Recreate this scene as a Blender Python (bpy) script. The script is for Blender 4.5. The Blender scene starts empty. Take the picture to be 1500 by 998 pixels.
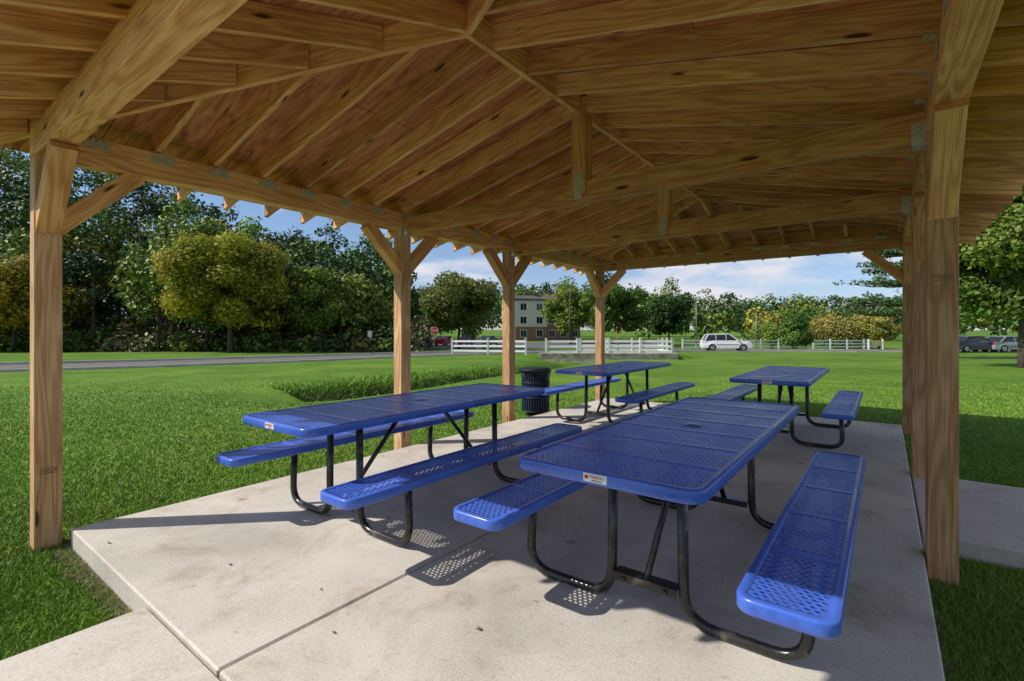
import bpy, math, random
import numpy as np
from mathutils import Vector, Matrix
random.seed(7); rng=np.random.default_rng(7)
scn=bpy.context.scene
FX,FY=-0.6046,0.7965
def S(u,v,z=0.0): return (u*FY+v*FX, v*FY-u*FX, z)
CAMZ=1.32
# ---------------------------------------------------------------- helpers
def link(o,parent=None):
    scn.collection.objects.link(o)
    if parent is not None: o.parent=parent
    return o
def empty(name,loc=(0,0,0),rz=0):
    e=bpy.data.objects.new(name,None); e.location=loc; e.rotation_euler=(0,0,rz); e.empty_display_size=.2
    return link(e)
class MB:
    def __init__(s): s.v=[];s.f=[];s.m=[];s.uv=[];s.c=[];s.sm=[]
    def face(s,idx,m=0,uv=None,c=.5,sm=False):
        s.f.append(idx);s.m.append(m);s.uv.append(uv if uv else [(0,0)]*len(idx));s.c.append(c);s.sm.append(sm)
    def poly(s,pts,m=0,c=.5,uv=None):
        b=len(s.v); s.v+= [tuple(p) for p in pts]; s.face(list(range(b,b+len(pts))),m,uv,c)
    def beam(s,p0,p1,w,h,m=0,up=(0,0,1),plumb=False):
        p0=Vector(p0);p1=Vector(p1);a=(p1-p0);L=a.length;a=a/L
        sd=a.cross(Vector(up)).normalized(); u=sd.cross(a).normalized()
        if plumb: u=Vector((0,0,1))
        b=len(s.v)
        for p in (p0,p1):
            for (i,j) in ((-1,-1),(1,-1),(1,1),(-1,1)):
                s.v.append(tuple(p+sd*(i*w/2)+u*(j*h/2)))
        c=random.random(); ou=random.random()*50; ov=random.random()*50
        dims=[w,h,w,h]
        off=0
        for k in range(4):
            k2=(k+1)%4
            s.face([b+k,b+4+k,b+4+k2,b+k2][::-1],m,[(ou,ov+off),(ou+L,ov+off),(ou+L,ov+off+dims[k]),(ou,ov+off+dims[k])][::-1],c)
            off+=dims[k]
        s.face([b+3,b+2,b+1,b][::-1],m,[(ou,ov),(ou+.03,ov),(ou+.03,ov+w),(ou,ov+w)],c)
        s.face([b+4,b+5,b+6,b+7][::-1],m,[(ou,ov),(ou+.03,ov),(ou+.03,ov+w),(ou,ov+w)],c)
    def box(s,x0,x1,y0,y1,z0,z1,m=0,c=.5):
        b=len(s.v)
        s.v+=[(x0,y0,z0),(x1,y0,z0),(x1,y1,z0),(x0,y1,z0),(x0,y0,z1),(x1,y0,z1),(x1,y1,z1),(x0,y1,z1)]
        for f in ((0,3,2,1),(4,5,6,7),(0,1,5,4),(1,2,6,5),(2,3,7,6),(3,0,4,7)):
            s.face([b+i for i in f],m,None,c)
    def obox(s,cx,cy,ang,lx,ly,z0,z1,m=0,c=.5):
        ca,sa=math.cos(ang),math.sin(ang); b=len(s.v)
        for z in (z0,z1):
            for (i,j) in ((-1,-1),(1,-1),(1,1),(-1,1)):
                x=i*lx/2;y=j*ly/2
                s.v.append((cx+x*ca-y*sa,cy+x*sa+y*ca,z))
        for f in ((0,3,2,1),(4,5,6,7),(0,1,5,4),(1,2,6,5),(2,3,7,6),(3,0,4,7)):
            s.face([b+i for i in f],m,None,c)
    def tube(s,pts,r,n=10,m=0,cap=True):
        pts=[Vector(p) for p in pts]; rs=r if isinstance(r,(list,tuple)) else [r]*len(pts)
        b=len(s.v); prev=None
        for i,p in enumerate(pts):
            t=(pts[min(i+1,len(pts)-1)]-pts[max(i-1,0)]).normalized()
            if prev is None:
                ref=Vector((0,0,1)) if abs(t.z)<.9 else Vector((1,0,0))
                x=t.cross(ref).normalized()
            else: x=(prev-t*prev.dot(t)).normalized()
            prev=x; y=t.cross(x)
            for k in range(n):
                a=2*math.pi*k/n
                s.v.append(tuple(p+(x*math.cos(a)+y*math.sin(a))*rs[i]))
        for i in range(len(pts)-1):
            for k in range(n):
                k2=(k+1)%n
                s.face([b+i*n+k,b+i*n+k2,b+(i+1)*n+k2,b+(i+1)*n+k],m,[(k/n,i*.3),((k+1)/n,i*.3),((k+1)/n,i*.3+.3),(k/n,i*.3+.3)],.5,True)
        if cap:
            s.face([b+k for k in range(n)][::-1],m); e=b+(len(pts)-1)*n
            s.face([e+k for k in range(n)],m)
    def mesh(s,name,mats):
        me=bpy.data.meshes.new(name); me.from_pydata(s.v,[],s.f)
        for mt in mats: me.materials.append(mt)
        me.polygons.foreach_set('material_index',s.m)
        me.polygons.foreach_set('use_smooth',s.sm)
        ul=me.uv_layers.new(name='UVMap'); flat=[]; cols=[]
        for f,uv,c in zip(s.f,s.uv,s.c):
            for q in uv: flat+= [q[0],q[1]]; cols+=[c,c,c,1]
        ul.data.foreach_set('uv',flat)
        ca=me.color_attributes.new('Col','FLOAT_COLOR','CORNER'); ca.data.foreach_set('color',cols)
        me.update(); return me
    def obj(s,name,mats,parent=None,bevel=0):
        o=bpy.data.objects.new(name,s.mesh(name,mats)); link(o,parent)
        if bevel:
            bm=o.modifiers.new('b','BEVEL'); bm.width=bevel; bm.segments=1; bm.limit_method='ANGLE'
        return o
# ---------------------------------------------------------------- materials
def newmat(name):
    m=bpy.data.materials.new(name); m.use_nodes=True
    nt=m.node_tree; b=nt.nodes['Principled BSDF']; return m,nt,b
def N(nt,t,**kw):
    n=nt.nodes.new(t)
    for k,v in kw.items(): setattr(n,k,v)
    return n
def ramp(nt,fac,stops):
    r=N(nt,'ShaderNodeValToRGB'); e=r.color_ramp.elements
    while len(e)<len(stops): e.new(.5)
    for i,(p,c) in enumerate(stops): e[i].position=p; e[i].color=(*c,1)
    nt.links.new(fac,r.inputs[0]); return r
def noise(nt,vec,scale,detail=4,rough=.55,dist=0):
    n=N(nt,'ShaderNodeTexNoise'); n.inputs['Scale'].default_value=scale; n.inputs['Detail'].default_value=detail
    n.inputs['Roughness'].default_value=rough; n.inputs['Distortion'].default_value=dist
    if vec is not None: nt.links.new(vec,n.inputs['Vector'])
    return n
def mapping(nt,vec,sc):
    m=N(nt,'ShaderNodeMapping'); m.inputs['Scale'].default_value=sc; nt.links.new(vec,m.inputs['Vector']); return m.outputs[0]
def math_(nt,op,a,b=None,c=None):
    m=N(nt,'ShaderNodeMath',operation=op)
    for i,v in enumerate((a,b,c)):
        if v is None: continue
        if isinstance(v,(int,float)): m.inputs[i].default_value=v
        else: nt.links.new(v,m.inputs[i])
    return m.outputs[0]
def mix(nt,fac,a,b,mode='MIX'):
    m=N(nt,'ShaderNodeMix',data_type='RGBA',blend_type=mode)
    for s,v in ((m.inputs[0],fac),(m.inputs[6],a),(m.inputs[7],b)):
        if isinstance(v,(int,float)): s.default_value=v
        elif isinstance(v,tuple): s.default_value=(*v,1)
        else: nt.links.new(v,s)
    return m.outputs[2]
def bump(nt,b,h,strength=.3,dist=.01):
    n=N(nt,'ShaderNodeBump'); n.inputs['Strength'].default_value=strength; n.inputs['Distance'].default_value=dist
    nt.links.new(h,n.inputs['Height']); nt.links.new(n.outputs[0],b.inputs['Normal'])
def simple(name,col,rough=.6,metal=0,var=.15,scale=8,spec=None):
    m,nt,b=newmat(name); tc=N(nt,'ShaderNodeTexCoord')
    n=noise(nt,tc.outputs['Object'],scale,3)
    r=ramp(nt,n.outputs['Fac'],[(.3,tuple(c*(1-var) for c in col)),(.7,tuple(min(1,c*(1+var)) for c in col))])
    nt.links.new(r.outputs[0],b.inputs['Base Color']); b.inputs['Roughness'].default_value=rough; b.inputs['Metallic'].default_value=metal
    if spec is not None: b.inputs['Specular IOR Level'].default_value=spec
    return m
def woodmat(name,light,dark,knot=(.13,.05,.02)):
    m,nt,b=newmat(name); uv=N(nt,'ShaderNodeUVMap').outputs[0]
    va=N(nt,'ShaderNodeVertexColor',layer_name='Col').outputs[0]
    big=noise(nt,mapping(nt,uv,(.8,8,1)),1.0,2,.5,.4)
    sn=math_(nt,'SINE',math_(nt,'MULTIPLY',big.outputs['Fac'],52))
    fine=noise(nt,mapping(nt,uv,(2.5,140,1)),1.0,3,.6)
    g=math_(nt,'MULTIPLY_ADD',sn,.17,fine.outputs['Fac'])
    r=ramp(nt,g,[(.22,dark),(.5,tuple((a*.55+c*.45) for a,c in zip(light,dark))),(.72,light)])
    vo=N(nt,'ShaderNodeTexVoronoi'); vo.inputs['Scale'].default_value=1; nt.links.new(mapping(nt,uv,(1.7,7,1)),vo.inputs['Vector'])
    kr=ramp(nt,vo.outputs['Distance'],[(.07,(1,1,1)),(.13,(0,0,0))])
    col=mix(nt,kr.outputs[0],r.outputs[0],knot)
    tint=ramp(nt,va,[(0,(.70,.63,.56)),(.5,(.95,.90,.84)),(1,(1.08,1.08,1.06))])
    col=mix(nt,1.0,col,tint.outputs[0],'MULTIPLY')
    tc=N(nt,'ShaderNodeTexCoord'); st=noise(nt,tc.outputs['Object'],1.7,3)
    sr=ramp(nt,st.outputs['Fac'],[(.3,(.78,.73,.68)),(.6,(1,1,1))])
    col=mix(nt,1.0,col,sr.outputs[0],'MULTIPLY')
    nt.links.new(col,b.inputs['Base Color']); b.inputs['Roughness'].default_value=.7; b.inputs['Specular IOR Level'].default_value=.25
    bump(nt,b,g,.25,.003)
    return m
WOOD=woodmat('treated_pine_brightened',(.98,.595,.29),(.64,.29,.11))  # roof timbers: base colour lifted above the posts' pine in place of bounced light
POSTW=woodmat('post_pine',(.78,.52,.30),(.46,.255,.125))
# plywood
PLY,nt,b=newmat('plywood_sheathing'); tc=N(nt,'ShaderNodeTexCoord')
nz=noise(nt,mapping(nt,tc.outputs['Object'],(1.2,9,3)),1.6,5,.6,1.2)
r=ramp(nt,nz.outputs['Fac'],[(.34,(.34,.10,.04)),(.5,(.68,.25,.10)),(.68,(.86,.40,.18))])
br=N(nt,'ShaderNodeTexBrick'); br.inputs['Scale'].default_value=1; br.inputs['Mortar Size'].default_value=.004
br.inputs['Brick Width'].default_value=2.44; br.inputs['Row Height'].default_value=1.22
br.inputs['Color1'].default_value=(1,1,1,1); br.inputs['Color2'].default_value=(.8,.78,.76,1); br.inputs['Mortar'].default_value=(.15,.1,.08,1)
nt.links.new(tc.outputs['Object'],br.inputs['Vector'])
nt.links.new(mix(nt,1.0,r.outputs[0],br.outputs['Color'],'MULTIPLY'),b.inputs['Base Color']); b.inputs['Roughness'].default_value=.75
SHING=simple('roof_shingles',(.11,.10,.09),.9,0,.4,30)
GALV=simple('galvanised_steel',(.62,.63,.65),.45,.6,.2,60)
# concrete
def concrete(name,base=(.56,.52,.455)):
    m,nt,b=newmat(name); tc=N(nt,'ShaderNodeTexCoord'); o=tc.outputs['Object']
    n1=noise(nt,o,.8,5,.6,.4); n2=noise(nt,o,90,2,.7); n3=noise(nt,o,1.9,6,.7,.5); n4=noise(nt,o,24,4,.7,.3)
    r=ramp(nt,n1.outputs['Fac'],[(.34,tuple(c*.76 for c in base)),(.5,tuple(c*.95 for c in base)),(.68,tuple(c*1.1 for c in base))])
    c=mix(nt,.4,r.outputs[0],n2.outputs['Fac'],'OVERLAY')
    r3=ramp(nt,n3.outputs['Fac'],[(.30,(.62,.57,.50)),(.44,(.93,.91,.88)),(.52,(1,1,1))])
    c=mix(nt,.85,c,r3.outputs[0],'MULTIPLY')
    r4=ramp(nt,n4.outputs['Fac'],[(.30,(.66,.61,.55)),(.42,(1,1,1))])
    c=mix(nt,.6,c,r4.outputs[0],'MULTIPLY')
    dv=N(nt,'ShaderNodeVectorMath',operation='ADD'); nt.links.new(o,dv.inputs[0])
    sc=N(nt,'ShaderNodeVectorMath',operation='SCALE'); nt.links.new(n4.outputs['Color'],sc.inputs[0]); sc.inputs['Scale'].default_value=.10; nt.links.new(sc.outputs[0],dv.inputs[1])
    vo=N(nt,'ShaderNodeTexVoronoi'); vo.inputs['Scale'].default_value=2.0; nt.links.new(dv.outputs[0],vo.inputs['Vector'])
    kr=ramp(nt,vo.outputs['Distance'],[(.04,(.3,.25,.21)),(.09,(1,1,1))])
    c=mix(nt,.7,c,kr.outputs[0],'MULTIPLY')
    nt.links.new(c,b.inputs['Base Color']); b.inputs['Roughness'].default_value=.85
    ad=math_(nt,'ADD',n2.outputs['Fac'],n4.outputs['Fac'])
    bump(nt,b,ad,.3,.004); return m
CONC=concrete('concrete')
KERB=concrete('kerb_concrete',(.50,.48,.44))
GAP=simple('joint_filler',(.03,.028,.025),.95)
SOIL=simple('soil_edge',(.09,.065,.04),.95,0,.4,20)
DSHADE=simple('swale_shade',(.03,.042,.014),.95,0,.7,5,.1)  # dark green that paints the shaded bank of the swale
INK=simple('stamp_ink',(.05,.035,.03),.8)
# lawn ground
LAWN,nt,b=newmat('lawn'); tc=N(nt,'ShaderNodeTexCoord'); o=tc.outputs['Object']
n1=noise(nt,o,.25,5,.62,.6); n2=noise(nt,o,14,4,.7); n3=noise(nt,o,1.6,5,.65)
r=ramp(nt,n1.outputs['Fac'],[(.3,(.075,.165,.018)),(.5,(.11,.22,.025)),(.72,(.18,.28,.042))])
r2=ramp(nt,n2.outputs['Fac'],[(.3,(.6,.62,.55)),(.65,(1.15,1.1,1.1))])
c=mix(nt,1.0,r.outputs[0],r2.outputs[0],'MULTIPLY')
r3=ramp(nt,n3.outputs['Fac'],[(.3,(.68,.74,.68)),(.6,(1.05,1.0,1.0))])
c=mix(nt,1.0,c,r3.outputs[0],'MULTIPLY')
nt.links.new(c,b.inputs['Base Color']); b.inputs['Roughness'].default_value=.9; b.inputs['Specular IOR Level'].default_value=.1
bump(nt,b,n2.outputs['Fac'],.5,.03)
ASPH=simple('asphalt',(.10,.10,.105),.9,0,.2,5)
YEL=simple('road_paint_yellow',(.55,.40,.05),.7)
WHITE=simple('white_paint',(.80,.80,.78),.5,0,.05,5)
STONE,nt,b=newmat('stone_wall'); tc=N(nt,'ShaderNodeTexCoord')
vo=N(nt,'ShaderNodeTexVoronoi'); vo.inputs['Scale'].default_value=3; nt.links.new(mapping(nt,tc.outputs['Object'],(1,1,2.2)),vo.inputs['Vector'])
r=ramp(nt,vo.outputs['Color'],[(.2,(.32,.25,.18)),(.8,(.55,.48,.38))]); nt.links.new(r.outputs[0],b.inputs['Base Color']); b.inputs['Roughness'].default_value=.9
# leaf material
def leafmat(name,trans=.3):
    m,nt,b=newmat(name); va=N(nt,'ShaderNodeVertexColor',layer_name='Col').outputs[0]
    nt.links.new(va,b.inputs['Base Color']); b.inputs['Roughness'].default_value=.55; b.inputs['Specular IOR Level'].default_value=.3
    if trans:
        t=N(nt,'ShaderNodeBsdfTranslucent'); nt.links.new(va,t.inputs[0]); ms=N(nt,'ShaderNodeMixShader'); ms.inputs[0].default_value=trans
        nt.links.new(b.outputs[0],ms.inputs[1]); nt.links.new(t.outputs[0],ms.inputs[2]); nt.links.new(ms.outputs[0],nt.nodes['Material Output'].inputs[0])
    return m
LEAF=leafmat('foliage',.35); LEAF0=leafmat('foliage_far',0); BLADE=leafmat('grass_blades',0)
BARK=simple('bark',(.10,.075,.055),.95,0,.35,6)
# table materials
BLUE,nt,b=newmat('blue_plastisol'); tc=N(nt,'ShaderNodeTexCoord')
n=noise(nt,tc.outputs['Object'],3,4); r=ramp(nt,n.outputs['Fac'],[(.3,(.04,.105,.52)),(.7,(.07,.165,.66))])
n5=noise(nt,tc.outputs['Object'],35,4,.7); r5=ramp(nt,n5.outputs['Fac'],[(.3,(.72,.75,.78)),(.5,(1,1,1))])
nt.links.new(mix(nt,1.0,r.outputs[0],r5.outputs[0],'MULTIPLY'),b.inputs['Base Color']); b.inputs['Specular IOR Level'].default_value=.6
n2=noise(nt,tc.outputs['Object'],60,3); bump(nt,b,n2.outputs['Fac'],.12,.002)
rr=ramp(nt,n.outputs['Fac'],[(.3,(.22,)*3),(.7,(.38,)*3)]); nt.links.new(rr.outputs[0],b.inputs['Roughness'])
BLACK,nt,b=newmat('black_steel_tube'); tc=N(nt,'ShaderNodeTexCoord')
n=noise(nt,tc.outputs['Object'],9,5,.7); r=ramp(nt,n.outputs['Fac'],[(.35,(.022,.021,.021)),(.58,(.05,.046,.044)),(.68,(.18,.155,.13))])
nt.links.new(r.outputs[0],b.inputs['Base Color']); b.inputs['Roughness'].default_value=.24; b.inputs['Metallic'].default_value=.45
CANM=simple('dark_coating',(.018,.026,.06),.5,0,.3,20,.3)
LID=simple('black_plastic',(.012,.012,.014),.7,0,.2,10,.2)
GLASS=simple('dark_glass',(.02,.025,.03),.08,0,.1)
RUBBER=simple('tyre_rubber',(.02,.02,.02),.9)
RED=simple('red_paint',(.5,.03,.03),.5)
LBL=simple('label_white',(.75,.75,.73),.5,0,.03)
# ---------------------------------------------------------------- world, sun, camera
w=bpy.data.worlds.new('World'); scn.world=w; w.use_nodes=True; nt=w.node_tree; bg=nt.nodes['Background']
sky=N(nt,'ShaderNodeTexSky',sky_type='NISHITA'); sky.sun_disc=False; EL=math.radians(43); AZ=math.radians(226)
sky.sun_elevation=EL; sky.sun_rotation=AZ; sky.air_density=1.0; sky.dust_density=.2; sky.ozone_density=3
tc=N(nt,'ShaderNodeTexCoord'); nz=noise(nt,mapping(nt,tc.outputs['Generated'],(1,1,4)),2.8,7,.6,.3)
sx=N(nt,'ShaderNodeSeparateXYZ'); nt.links.new(tc.outputs['Generated'],sx.inputs[0])
cr=ramp(nt,nz.outputs['Fac'],[(.47,(0,0,0)),(.60,(.92,.92,.92))])
hz=ramp(nt,sx.outputs[2],[(0.0,(.74,.77,1.0)),(.30,(1,1,1))])
skc=mix(nt,1.0,sky.outputs[0],hz.outputs[0],'MULTIPLY')
nt.links.new(mix(nt,cr.outputs[0],skc,(6.5,6.4,6.9)),bg.inputs[0]); bg.inputs[1].default_value=.125
sd=bpy.data.lights.new('sun','SUN'); sd.energy=5.0; sd.angle=math.radians(.5); sd.color=(1,.94,.85)
so=bpy.data.objects.new('sun',sd); link(so)
tosun=Vector((math.sin(AZ)*math.cos(EL),math.cos(AZ)*math.cos(EL),math.sin(EL)))
so.rotation_euler=tosun.to_track_quat('Z','Y').to_euler(); so.location=tosun*50
cd=bpy.data.cameras.new('camera'); cam=bpy.data.objects.new('camera',cd); link(cam); scn.camera=cam
cam.location=(0,0,CAMZ); cam.rotation_euler=(math.radians(90),0,math.radians(37.2)); cd.sensor_width=36; cd.lens=17.3; cd.shift_y=-.0107
cd.clip_start=.05; cd.clip_end=5000
scn.view_settings.view_transform='Standard'; scn.view_settings.look='None'; scn.view_settings.exposure=0
# ---------------------------------------------------------------- terrain
DIT=[(-4.5,11.6),(-3.9,12.9),(-2.9,14.8),(-1.4,17.6),(.4,21),(3,27),(5.5,32.2)]
def ditch_d(u,v):
    best=1e9;tt=0
    for i in range(len(DIT)-1):
        ax,ay=DIT[i];bx,by=DIT[i+1];dx,dy=bx-ax,by-ay
        t=max(0,min(1,((u-ax)*dx+(v-ay)*dy)/(dx*dx+dy*dy)))
        d=math.hypot(u-ax-dx*t,v-ay-dy*t)
        if d<best: best=d;tt=i+t
    return best,tt
def gz(u,v):
    z=-.13
    if v>15: z-=.0205*(min(v,62)-15)
    if 8<v<33.3 and -9<u<14:
        d,t=ditch_d(u,v); z-=.78*min(1,.5+t*.5)*math.exp(-(d/1.0)**2)
        if v>28: z-=.35*min(1,max(0,(v-28)/4))*min(1,max(0,(u-.8)/1.5))*min(1,max(0,(12.6-u)/1.5))
    return z
us=sorted(set([-1500,-700,-350,-200,-120,-80,-60,-45,-35,-27,-20,-15,-12]+[round(x,2) for x in np.arange(-9,13.3,.25)]+[14,17,21,27,35,45,60,80,120,200,350,700,1500]))
vs=sorted(set([-60,-20,-8,-3,0,3,5.5,7]+[round(x,2) for x in np.arange(8,33.2,.25)]+[15.0,33.29,33.32,35,38,44,50,56,62,70,85,110,150,220,350,700,1500,3000]))
mb=MB(); nu=len(us)
for v in vs:
    for u in us: mb.v.append(S(u,v,gz(u,v)))
for j in range(len(vs)-1):
    for i in range(nu-1): mb.face([j*nu+i,j*nu+i+1,(j+1)*nu+i+1,(j+1)*nu+i],0,None,.5,True)
mb.obj('lawn_ground',[LAWN])
# drainage swale: irregular dark sheet, the far bank's shade put in as colour
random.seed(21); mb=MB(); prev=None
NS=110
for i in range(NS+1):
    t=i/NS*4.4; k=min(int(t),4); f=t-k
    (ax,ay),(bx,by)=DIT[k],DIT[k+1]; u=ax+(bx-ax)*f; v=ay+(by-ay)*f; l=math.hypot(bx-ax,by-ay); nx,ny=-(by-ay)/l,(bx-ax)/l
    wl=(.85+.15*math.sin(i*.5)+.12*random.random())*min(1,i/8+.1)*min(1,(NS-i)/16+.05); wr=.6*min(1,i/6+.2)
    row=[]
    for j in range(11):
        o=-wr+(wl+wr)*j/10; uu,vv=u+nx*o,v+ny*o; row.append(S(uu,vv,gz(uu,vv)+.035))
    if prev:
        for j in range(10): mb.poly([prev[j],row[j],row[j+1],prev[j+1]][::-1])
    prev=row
mb.obj('swale_shade_sheet',[DSHADE])
# roads
def catmull(P,n=10):
    out=[];P=[P[0]]+P+[P[-1]]
    for i in range(1,len(P)-2):
        for k in range(n):
            t=k/n; q=[]
            for a in range(2):
                p0,p1,p2,p3=P[i-1][a],P[i][a],P[i+1][a],P[i+2][a]
                q.append(.5*((2*p1)+(-p0+p2)*t+(2*p0-5*p1+4*p2-p3)*t*t+(-p0+3*p1-3*p2+p3)*t**3))
            out.append(tuple(q))
    out.append(P[-2]); return out
def ribbon(mb,C,o0,o1,dz,m=0,thick=0):
    pts=[]
    for i,(u,v) in enumerate(C):
        a=C[max(i-1,0)];b=C[min(i+1,len(C)-1)];tx,ty=b[0]-a[0],b[1]-a[1];l=math.hypot(tx,ty);nx,ny=-ty/l,tx/l
        q0=(u+nx*o0,v+ny*o0);q1=(u+nx*o1,v+ny*o1); pts.append((q0,q1))
    for i in range(len(pts)-1):
        (a0,a1),(b0,b1)=pts[i],pts[i+1]
        def P(q,d=0): return S(q[0],q[1],gz(*q)+dz-d)
        mb.poly([P(a0),P(b0),P(b1),P(a1)][::-1],m)
        if thick:
            mb.poly([P(a0),P(b0),P(b0,thick),P(a0,thick)],m); mb.poly([P(a1),P(b1),P(b1,thick),P(a1,thick)],m)
ROAD=catmull([(-130,-16),(-90,-9),(-42,6.5),(-22,18.3),(-14,26.5),(-6.5,37.5),(3,46),(20,49.5),(45,47.5),(80,45),(140,44)],12)
mb=MB(); ribbon(mb,ROAD,-3.2,3.2,.03); mb.obj('road',[ASPH])
mb=MB(); ribbon(mb,ROAD,-.16,-.06,.036); ribbon(mb,ROAD,.06,.16,.036); mb.obj('road_marking',[YEL])
mb=MB(); ribbon(mb,ROAD,3.2,3.4,.13,0,.2); ribbon(mb,ROAD,-3.4,-3.2,.10,0,.2); mb.obj('road_kerb',[KERB])
mb=MB(); mb.poly([S(u,v,gz(u,v)+.03) for u,v in ((-22,64),(22,64),(26,92),(-24,92))]); mb.obj('parking_lot',[ASPH])
# ---------------------------------------------------------------- slab
mb=MB()
for (x0,x1) in ((-4.3,-2.065),(-2.055,.18)):
    for (y0,y1) in ((.83,4.75),(4.76,8.69)): mb.box(x0,x1,y0,y1,-.4,0)
mb.obj('concrete_slab',[CONC],None,.008)
mb=MB(); mb.box(-4.28,.16,.85,8.67,-.38,-.02); mb.obj('slab_joint_filler',[GAP])
mb=MB(); mb.box(-2.83,-1.25,-1.2,.82,-.3,-.006); mb.box(-2.83,-1.25,-4.5,-1.21,-.3,-.006); mb.obj('concrete_walkway',[CONC],None,.008)
mb=MB(); mb.box(.19,2.0,4.2,5.9,-.3,-.012); mb.box(2.01,4.5,4.2,5.9,-.3,-.012); mb.box(4.51,7.5,4.2,5.9,-.3,-.012); mb.obj('concrete_path',[CONC],None,.008)
random.seed(2); mb=MB()
def soil(p0,p1,nx,ny,w0):
    n=60; pr=None
    for i in range(n+1):
        t=i/n; x=p0[0]+(p1[0]-p0[0])*t; y=p0[1]+(p1[1]-p0[1])*t; w_=w0*(.4+1.0*random.random())
        a=(x,y,-.119); b_=(x+nx*w_,y+ny*w_,-.122)
        if pr: mb.poly([pr[0],a,b_,pr[1]])
        pr=(a,b_)
soil((-4.30,.8),(-4.30,8.7),-1,0,.07); soil((-4.36,.83),(-2.83,.83),0,-1,.10); soil((-2.83,.83),(-2.83,-3),-1,0,.05); soil((.18,.8),(.18,4.2),1,0,.06)
mb.obj('soil_edge',[SOIL])
# ---------------------------------------------------------------- pavilion
pav=empty('picnic_pavilion',(-2.11,4.755,0)); px0,py0=-2.11,4.755
def L(x,y,z): return (x-px0,y-py0,z)
XL,XR=-4.48,.26; YS=[.74,3.79,5.82,8.77]; ZB=2.46; BH=.20; ZT=ZB+BH
SS=.228; SE=.343; AY0,AY1=2.315,7.195; RH=.165; OS=.70; OE=.465; ZR=ZT+SS*2.37
mb=MB()
for x in (XL,XR):
    for y in YS: mb.beam(L(x,y,-.5),L(x,y,ZB+.002),.14,.14,up=(0,1,0))
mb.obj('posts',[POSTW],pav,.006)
# faint mill stamps (illegible in the photo): rows of small ink strokes
random.seed(31); mb=MB()
for row in range(3):
    q=-.045
    while q<.045:
        w_=random.choice([.002,.003,.006]); z=.40-row*.016
        mb.box(XL+.0705-px0,XL+.0712-px0,YS[0]+q-py0,YS[0]+q+w_-py0,z,z+random.choice([.004,.010]))
        z=1.60+row*.014; mb.box(XR+q-px0,XR+q+w_-px0,YS[1]-.0712-py0,YS[1]-.0705-py0,z,z+random.choice([.003,.009]))
        q+=w_+.003
mb.obj('mill_stamps',[INK],pav)
mb=MB()
for x in (XL,XR):
    for a,c in ((YS[0]-.07,YS[1]),(YS[1]+.002,YS[2]),(YS[2]+.002,YS[3]+.07)): mb.beam(L(x,a,ZB+BH/2+.003),L(x,c,ZB+BH/2+.003),.14,BH)
for y in (YS[0],YS[3]): mb.beam(L(XL+.072,y,ZB+BH/2+.001),L(XR-.072,y,ZB+BH/2+.001),.138,BH)
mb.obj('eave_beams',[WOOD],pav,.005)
mb=MB()
for y in YS[1:3]:
    mb.beam(L(XL+.072,y,ZB+.05),L(XR-.072,y,ZB+.05),.085,.185)
    mb.beam(L(px0,y,ZB+.03),L(px0,y,ZR+.02),.13,.14,up=(0,1,0))
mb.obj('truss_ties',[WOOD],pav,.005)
mb=MB(); LG=.46
def brace(x,y,dx,dy): 
    mb.beam(L(x+dx*.03,y+dy*.03,ZB-LG),L(x+dx*(LG+.03),y+dy*(LG+.03),ZB+.0),.125,.12)
for x in (XL,XR):
    for i,y in enumerate(YS):
        if i>0: brace(x,y,0,-1)
        if i<3: brace(x,y,0,1)
for y in (YS[0],YS[3]): brace(XL,y,1,0); brace(XR,y,-1,0)
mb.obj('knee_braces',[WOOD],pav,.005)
def zs(x): return ZT+SS*(2.37-abs(x-px0))
def ze(y): return ZT+SE*((y-YS[0]) if y<4.755 else (YS[3]-y))
mb=MB(); t=.038; H2=RH/2
def hipx(y):
    yy=min(y-YS[0],YS[3]-y); return 2.37-yy*(2.37/1.575)
raf=[]
k=.2
while 4.755+k<YS[3]+.3:
    for y in (4.78-.0+k,4.78-k-.02):
        for s in (-1,1):
            xin=0.02 if AY0<=y<=AY1 else max(.02,hipx(y)+.03)
            xo=2.37+OS
            if xin<xo-.05:
                a=px0+s*xo;bx=px0+s*xin
                mb.beam(L(a,y,zs(a)+H2),L(bx,y,zs(bx)+H2),t,RH,plumb=True); raf.append((s,y))
    k+=.4
for off in [0,.45,.85,1.25,1.65,2.05,2.45,2.85]:
    for s in ((-1,1) if off else (1,)):
        x=px0+s*off
        for e in (0,1):
            yy=1.575-off*1.575/2.37-.03
            yi=YS[0]+yy if e==0 else YS[3]-yy; yo=YS[0]-OE if e==0 else YS[3]+OE
            if (yi-yo)*(1 if e==0 else -1)>.06:
                mb.beam(L(x,yo,ze(yo)+H2),L(x,yi,ze(yi)+H2),t,RH,plumb=True)
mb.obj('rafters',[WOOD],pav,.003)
mb=MB()
mb.beam(L(px0,AY0-.02,ZR+H2-.015),L(px0,AY1+.02,ZR+H2-.015),.04,RH+.02)
for s in (-1,1):
    for e in (0,1):
        xo=px0+s*(2.37+OS); yo=YS[0]-OE if e==0 else YS[3]+OE; ya=AY0 if e==0 else AY1
        mb.beam(L(xo,yo,zs(xo)+H2-.012),L(px0,ya,ZR+H2-.012),.04,RH+.015,plumb=True)
mb.obj('ridge_and_hips',[WOOD],pav,.003)
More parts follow.
